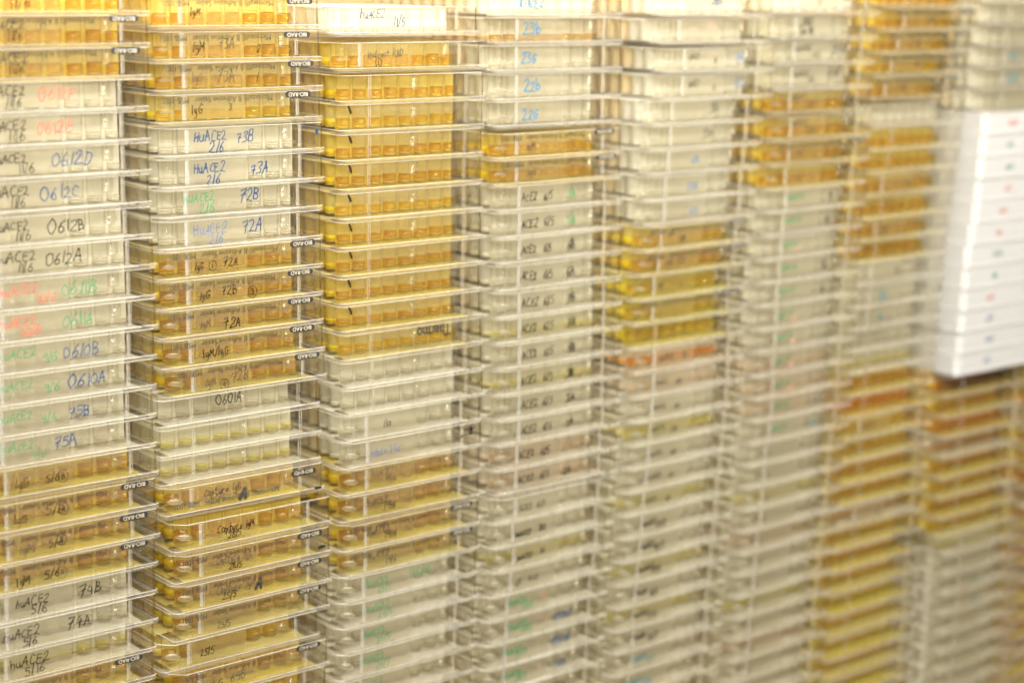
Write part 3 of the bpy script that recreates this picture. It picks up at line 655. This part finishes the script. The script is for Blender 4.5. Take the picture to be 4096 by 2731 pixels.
C5 = [
 A('clear', 'a blurred blue note', [('huACE2', 21, 5.0, 3.0, 'palered'), ('5B1', 36, 6.4, 5.0, 'blue')], None, 0.6),
 A('clear', 'a faint red note', [('huACE2', 17, 5.6, 2.8, 'palered'), ('5A', 36, 6.4, 4.2, 'palered')], None, 0.6),
 A('clear', 'GARI 4 and a pale blue note', [('GARI', 18, 7.4, 3.6, 'grey'), ('H', 37, 5.4, 3.2, 'grey'), ('04', 53, 5.6, 5.4, 'paleblue')], None, 0.6),
 A('clear', 'GARI 3 and a pale blue note', [('GARI', 18.5, 7.2, 3.6, 'grey'), ('H', 37, 5.0, 3.2, 'grey'), ('03', 54, 5.6, 5.6, 'paleblue')], None, 0.6),
 A('clear', 'a dark SB', [('SB1', 42, 6.4, 4.4, 'grey')], None, 0.6),
 A('clear', 'a dark 53A', [('53A', 38, 6.0, 4.4, 'grey')], None, 0.6),
 A('clear', 'a blue 4B', [('4/B', 31, 5.6, 4.0, 'paleblue')], None, 0.6),
 A('clear', 'a blue 5A', [('57A', 30, 5.2, 4.2, 'paleblue')], None, 0.6),
 A('clear', 'a blue 6A', [('61A', 33, 5.2, 4.0, 'paleblue')], None, 0.6),
 A('gold', 'a dark note on yellow', [('IgG', 19, 8.0, 3.0, 'grey'), ('IgM', 27, 5.0, 3.4, 'grey')], 'down'),
 A('amber', 'a dark word on orange', [('Igh 12A', 20, 5.4, 3.8, 'grey')], 'down'),
 A('yellow', 'two short dark marks', [('IgG', 17, 6.6, 2.6, 'grey'), ('5', 34, 6.0, 2.6, 'grey')], None),
 A('yellow', 'a bluish white glare', [], 'down'),
 Bk('yellow', 'no writing, wells brim with olive gold', [], None, 4.2),
 A('rust', 'two dark smudges', [('huACE', 18, 5.8, 3.6, 'grey'), ('B', 36, 5.4, 3.6, 'grey')], None, 2.6),
 two5('pink'), two5(), A('pale', 'a slanting dark note', [('huACE2', 15, 7.6, 2.6, 'grey'), ('5/6', 30, 5.4, 3.0, 'grey')], None, 3.0),
 two5(), two5(), two5('pale'), dark5('huACE', '19/5'), dark5('huACE', '18/5'), dark5('huACE2', '17/5', liq='pale'), dark5('huAC', '16/5'), dark5('huACE', '15/5', liq='pale'), dark5('huAC', '14/5'),
 dark5('huACE', '13/5', 'teal'), dark5('huACE', '12/5', 'teal'), A('clear', 'no writing', [], None, 1.0),
]
def g6(red, num=None, nc='black', liq='clear', lv=1.0):
    w = [('huACE 26', 16, 7.4, 2.6, 'green')]
    if red: w.append(('25', 27, 3.8, 2.8, 'palered'))
    if num: w.append((num, 50, 5.4, 4.2, nc))
    return A(liq, 'a green note' + (', red below' if red else '') + (f' and dark {num}' if num else ''), w, None, lv)
C6 = [
 A('clear', 'a grey smudge', [('15', 30, 5.4, 3.4, 'grey'), ('206K', 50, 8.4, 3.0, 'grey')], None, 0.8),
 A('clear', 'black RBD Tim', [('RBD', 20, 8.4, 4.0, 'black'), ('Tim Wk', 16.5, 3.6, 4.0, 'black')], None, 0.8),
 A('clear', 'huACE2 6/6 and 2U8K', [('huACE2', 15.5, 8.0, 3.4, 'grey'), ('6/6', 30, 4.2, 3.6, 'grey'), ('2U8K', 46, 6.4, 4.4, 'grey')], None, 0.8),
 A('clear', 'huACE2 6/6 and 2U7K', [('huACE2', 15.5, 7.6, 3.4, 'grey'), ('6/6', 28, 4.4, 3.6, 'grey'), ('2U7K', 44, 6.6, 4.2, 'grey')], None, 0.8),
 A('amber', 'a dark top note and Ig', [('huACE2', 16, 8.8, 3.2, 'grey'), ('IgG', 29, 4.4, 3.6, 'grey')], 'plain'),
 A('amber', 'a dark top note and IgM', [('huACE2', 16, 8.6, 3.2, 'grey'), ('IgM', 29, 4.2, 3.6, 'grey')], 'plain'),
 A('amber', 'a small Ig below a folded film', [('Ig', 22, 5.4, 3.2, 'grey')], 'down'),
 A('amber', 'a small dark IgG', [('IgG', 22, 5.4, 3.2, 'grey')], None),
 g6(False, '19'), g6(False, '18'), g6(True), g6(False, '17'), g6(False, '16'), g6(True), g6(True), g6(True, liq='pink'), g6(True, liq='pink'),
 g6(False, '14', 'teal', 'pink'), g6(False, '13', 'teal'), A('clear', 'a brown smudge', [('5', 17, 5.0, 4.0, 'grey')], None, 1.0),
] + [A(('clear', 'pale', 'clear', 'pink', 'clear')[k % 5], 'a faint grey dot', [('6', 17, 5.0, 3.2, 'grey')], None, 1.2) for k in range(14)]
def am7(t='IgG', liq='amber', film='down', u=36): return A(liq, f'a dark {t} mark', [(t, u, 5.6, 4.2, 'grey')], film)
C7 = [
 am7('IgG'), am7('IgM'), am7('Ig', u=30), am7('Ie', 'gold'), am7('Im', 'amber', 'down', 28),
 Bk('clear', 'no writing, just below the sloping five', [], None, 0.8), Bk('amber', 'no writing, glittering wells', [], None), Bk('amber', 'no writing, amber row above a folded film', [], None), am7('lg', 'amber', 'plain'),
 Bk('amber', 'no writing, third amber blank', [], None), am7('gg', 'amber', 'plain', 20), Bk('amber', 'no writing, dark amber row over clear ones', [], None, 4.2),
 A('clear', 'a dark tag and pink panel', [('66', 36, 5.4, 4.2, 'grey')], None, 0.8), A('clear', 'a tall blue-grey tag', [('88', 23, 4.0, 6.6, 'teal')], None, 0.8), A('clear', 'a low blue-grey tag', [('98', 24, 5.0, 4.6, 'teal')], None, 0.8),
 Bk('clear', 'no writing, clear one', [], None, 0.8), Bk('pale', 'no writing, pale one', [], None, 0.8), Bk('amber', 'no writing, bright amber band', [], None, 3.6), Bk('orange', 'no writing, orange band', [], None, 3.6),
 A('gold', 'a grey strip', [('huACE2', 17, 7.0, 3.0, 'grey')], None, 2.0), Bk('gold', 'no writing, dull gold', [], None), Bk('amber', 'no writing, brownish amber', [], None, 3.4), Bk('amber', 'no writing, sparkling amber', [], None, 2.6),
 A('brown', 'a dark smudge on tan', [('8', 36, 5.0, 4.4, 'grey')], None, 1.5), Bk('gold', 'no writing, thin gold line', [], None, 2.0), Bk('amber', 'no writing, amber', [], None),
] + [Bk('yellow' if k % 2 else 'gold', 'no writing, olive gold', [], None, 3.2) for k in range(8)]
C8 = [A('clear', 'no writing, clear above white ones', [], None, 0.8) for k in range(2)] + [
 A('clear', 'no writing, over two blue notes', [], None, 0.8), A('clear', 'a blurred upper blue note', [('6AB1', 18, 5.6, 5.0, 'teal')], None, 0.8), A('clear', 'a blurred lower blue note', [('5AB2', 17, 4.6, 6.0, 'teal')], None, 0.8),
 A('clear', 'no writing, directly on the white ones', [], None, 0.8)]
for k, c in enumerate(('red', 'green', 'green', 'red', 'red', 'red', 'green', 'green', 'red', 'blue', 'blue', 'blue')):
    C8.append(('W', None, 0, None, [('.' + 'hACE'[k % 2:], 24 + (k % 4), 5.4, 3.4 if k % 3 else 4.0, {'red': 'red', 'green': 'green', 'blue': 'paleblue'}[c])], f'a small {c} note'))
C8 += [Bk(('orange', 'amber', 'orange', 'brown', 'amber', 'gold', 'amber', 'gold')[k], 'no writing, brown-amber under white ones', [], None, 3.2) for k in range(8)]
C8 += [A('pale' if k == 0 else 'clear', 'a blue-green blot' if k in (2, 3) else 'no writing, pale', [('66', 31, 5.6, 4.4, 'teal')] if k in (2, 3) else [], None, 0.9) for k in range(10)]
C9 = [Bk(('orange', 'brown', 'amber', 'gold')[k % 4], 'no writing, at the right edge', [], None, 3.0) for k in range(20)]
COLS = {1: C1, 2: C2, 3: C3, 4: C4, 5: C5, 6: C6, 7: C7, 8: C8, 9: C9}

# ---------------------------------------------------------------- assembly
def link(name, me, parent, loc=(0, 0, 0)):
    o = bpy.data.objects.new(name, me)
    scene.collection.objects.link(o)
    if parent is not None: o.parent = parent
    o.location = [v * MM for v in loc]
    return o

def structure(name, me):
    o = link(name, me, None); o['kind'] = 'structure'; return o

bb = MB(); bb.box(-400, 2200, WALL_Y + 150, WALL_Y + 170, -700, 700)
structure('wall', bb.build('wall', [opaque('tan painted wall', (0.37, 0.265, 0.11), 0.7, 0.2)]))
bb = MB(); bb.box(-400, 2200, WALL_Y - 250, WALL_Y + 149, -560, -530)
structure('bench_top', bb.build('bench_top', [opaque('pale laminate', (0.26, 0.20, 0.08), 0.5, 0.3)]))

PRINTS = {m: print_parts(m) for m in ('down', 'mirror')}
FRAMES = {'A': frame_mesh('frame', [M['clear'], M['frost'], M['edge'], M['corner']], 6.0), 'B': frame_mesh('frame', [M['clear'], M['frost'], M['edge'], M['corner']], 2.2),
          'W': frame_mesh('frame', [M['white'], M['white'], M['white']], 3.0, 0.6, 13.86)}
CORNER = corner_post_mesh()
BAR, RIB, SEAM, POST = bar_mesh(), rib_mesh(), seam_mesh(), post_mesh()
STRIP = strip_mesh('well_strip')
STRIP_FAR = strip_mesh('well_strip', 12, False)
REAR_W = rear_mesh('rear_wells', 14.38, 12, 8, 'whitewell', 'whitewell')
rnd = random.Random(11)
ORD = lambda n: f'{n}{"th" if 10 <= n % 100 <= 20 else {1: "st", 2: "nd", 3: "rd"}.get(n % 10, "th")}'
STACK = ['first', 'second', 'third', 'fourth', 'fifth', 'sixth', 'seventh', 'eighth', 'ninth']
LOOK = {'amber': 'amber', 'gold': 'golden', 'yellow': 'yellow', 'orange': 'orange', 'brown': 'brownish', 'rust': 'rusty orange', 'pink': 'pinkish', 'clear': 'clear', 'pale': 'pale yellow', None: 'white'}

def build_plate(col, i, X, Z, spec):
    kind, liq, level, film, writing, ins = spec
    near = col <= 4
    root = bpy.data.objects.new('microplate', None)
    scene.collection.objects.link(root)
    root.empty_display_size = 0.01
    if kind == 'W': X += rnd.uniform(-0.9, 0.9)
    root.location = (X * MM, (WALL_Y + rnd.uniform(-.3, .3)) * MM, Z * MM)
    root.rotation_euler = (0, 0, math.radians(rnd.uniform(-.25, .25)))
    root['label'] = f'{LOOK[liq]} plate with {ins}, {ORD(i + 1)} from top, {STACK[col - 1]} stack'
    root['category'] = 'lab plate'
    root['group'] = f'plates in the {STACK[col - 1]} stack'
    link('frame', FRAMES[kind], root)
    if kind == 'W':
        link('rear_wells', REAR_W, root)
    else:
        if kind == 'A':
            link('label_panel', cached(('panel', liq), lambda: panel_mesh('panel_' + liq)), root)
            link('rib', BAR, root, (14.4, 0, 0)); link('rib', RIB, root, (71.0, 0, 0))
            if col <= 6:
                link('support_post', CORNER, root, (8.6, 6.3, 0)); link('support_post', POST, root, (67.0, 6.2, 0))
        else:
            link('seam', SEAM, root, (16.5, 0, 0)); link('seam', SEAM, root, (72.5, 0, 0))
            if col <= 4: link('support_post', POST, root, (46.2, 6.2, 0))
        lm = M['liq_' + liq]
        lv = round(level * 5) / 5
        for k in range(1):
            s = link('well_strip', STRIP if near else STRIP_FAR, root, (0, 14.38 + 9 * k, 0))
            v = (i * 3 + k) % 3
            link('liquid', cached(('liq', liq, lv, v), lambda: liquid_mesh('liquid', lm, lv, rnd=random.Random(v * 7 + int(lv * 10)))), s)
        link('added_backing', cached(('added_backing', liq), lambda: added_backing_mesh('added_backing_' + liq, 'added_floor_' + liq)), root)
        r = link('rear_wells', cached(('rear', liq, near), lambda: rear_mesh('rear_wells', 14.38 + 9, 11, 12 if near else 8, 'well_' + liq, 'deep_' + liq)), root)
        y0, rows = (14.38 + 9, 11)
        link('rear_liquid', cached(('rl', liq, lv, near), lambda: rear_liquid_mesh('rear_liquid', M['rear_' + liq], lv, y0, rows)), r)
    if film:
        f = film
        if f == 'tick':
            fo = link('sealing_film', cached(('film', i), lambda: film_mesh(4.6 + .3 * (i % 3), 1.5, .25, i, 6.5)), root)
            x = 4.9 + 0.25 * (i % 3)
            link('marker_tick', cached(('tick', i), lambda: slash([(x, 12.9), (x + .7, 11.4), (x + 1.25, 10.2 - .3 * (i % 2))], 1.05, 'black', 0.22)), fo)
        elif f == 'maker':
            fo = link('sealing_film', cached(('film', i), lambda: film_mesh(3.8, 1.0, .2, i, 7)), root)
            me, w = font_mesh('Thermo', 3, 'printed_text', M['print'], 0.06)
            place_text(me, w, 20.5, 1.25, 53.5, 10.6, 0.1, True); link('printed_text', me, fo)
            me, w = font_mesh('SCIENTIFIC', 2, 'printed_text', M['print'])
            place_text(me, w, 16.5, .7, 51.5, 12.9, 0.1, True); link('printed_text', me, fo)
        else:
            drop = 9.4 if f == 'mirror' else (5.2 + (i % 3) * 0.4)
            fo = link('sealing_film', cached(('film', f, i % 4, col == 1 and i > 15), lambda: film_mesh(drop, 4.5 if (col == 1 and i > 15) else 1.2, .15, i % 4)), root)
            if f in PRINTS:
                dx = rnd.uniform(-1.2, 1.2); dz = rnd.uniform(-.5, .15)
                link('printed_text', PRINTS[f][0], fo, (dx, 0, dz))
                lo = link('logo', PRINTS[f][1][0], fo, (dx, 0, dz))
                link('logo_lettering', PRINTS[f][1][1], lo)
    for k, (t, u, z, h, c) in enumerate(writing):
        pen = (0.42 if h > 4 else 0.36) * (1.2 if c in ('black', 'blue', 'cyan') else 1.0)
        if col >= 4: pen *= 1.35
        sq = 0.92
        if col == 1:
            h, sq = h * 1.1, 1.1
            if u < 33: u += 2.8
        link('handwriting', hand(t, u, z, h, c, seed=col * 40 + i, pen=pen, squeeze=sq, y=0.86 if kind != 'W' else 0.2), root)
    return root

PLATES = {}
for col, rows in COLS.items():
    xs, zs = POS[col]
    for i, spec in enumerate(rows[:len(xs)]):
        PLATES[col, i] = build_plate(col, i, xs[i], zs[i], spec)
    if len(rows) < len(xs): print('short column', col, len(rows), len(xs))
# one-off marks
link('marker_spot', blot(80.5, 9.3, 0.9, 1.25, 'blue', 3), PLATES[2, 4])
link('marker_scribble', hand('8', 76, 8.0, 3.2, 'black', 5, 1.0), PLATES[3, 15])
link('marker_scribble', slash([(69, 6.6), (72, 7.6), (75, 8.2), (77.5, 9.2), (79.5, 11)], 0.8, 'grey', 0.84), PLATES[3, 15])
link('broad_mark', hand('A', 42.5, 5.2, 5.2, 'grey', 9, 2.0), PLATES[2, 19])
link('broad_mark', hand('A', 39.0, 3.6, 5.4, 'grey', 9, 2.2), PLATES[2, 16])
link('marker_smear', blot(80.5, 2.0, 2.6, 0.7, 'black', 8, -0.05), PLATES[2, 16])
link('marker_smear', blot(79, 4.2, 2.6, 0.9, 'black', 12, 0.9), PLATES[2, 18])
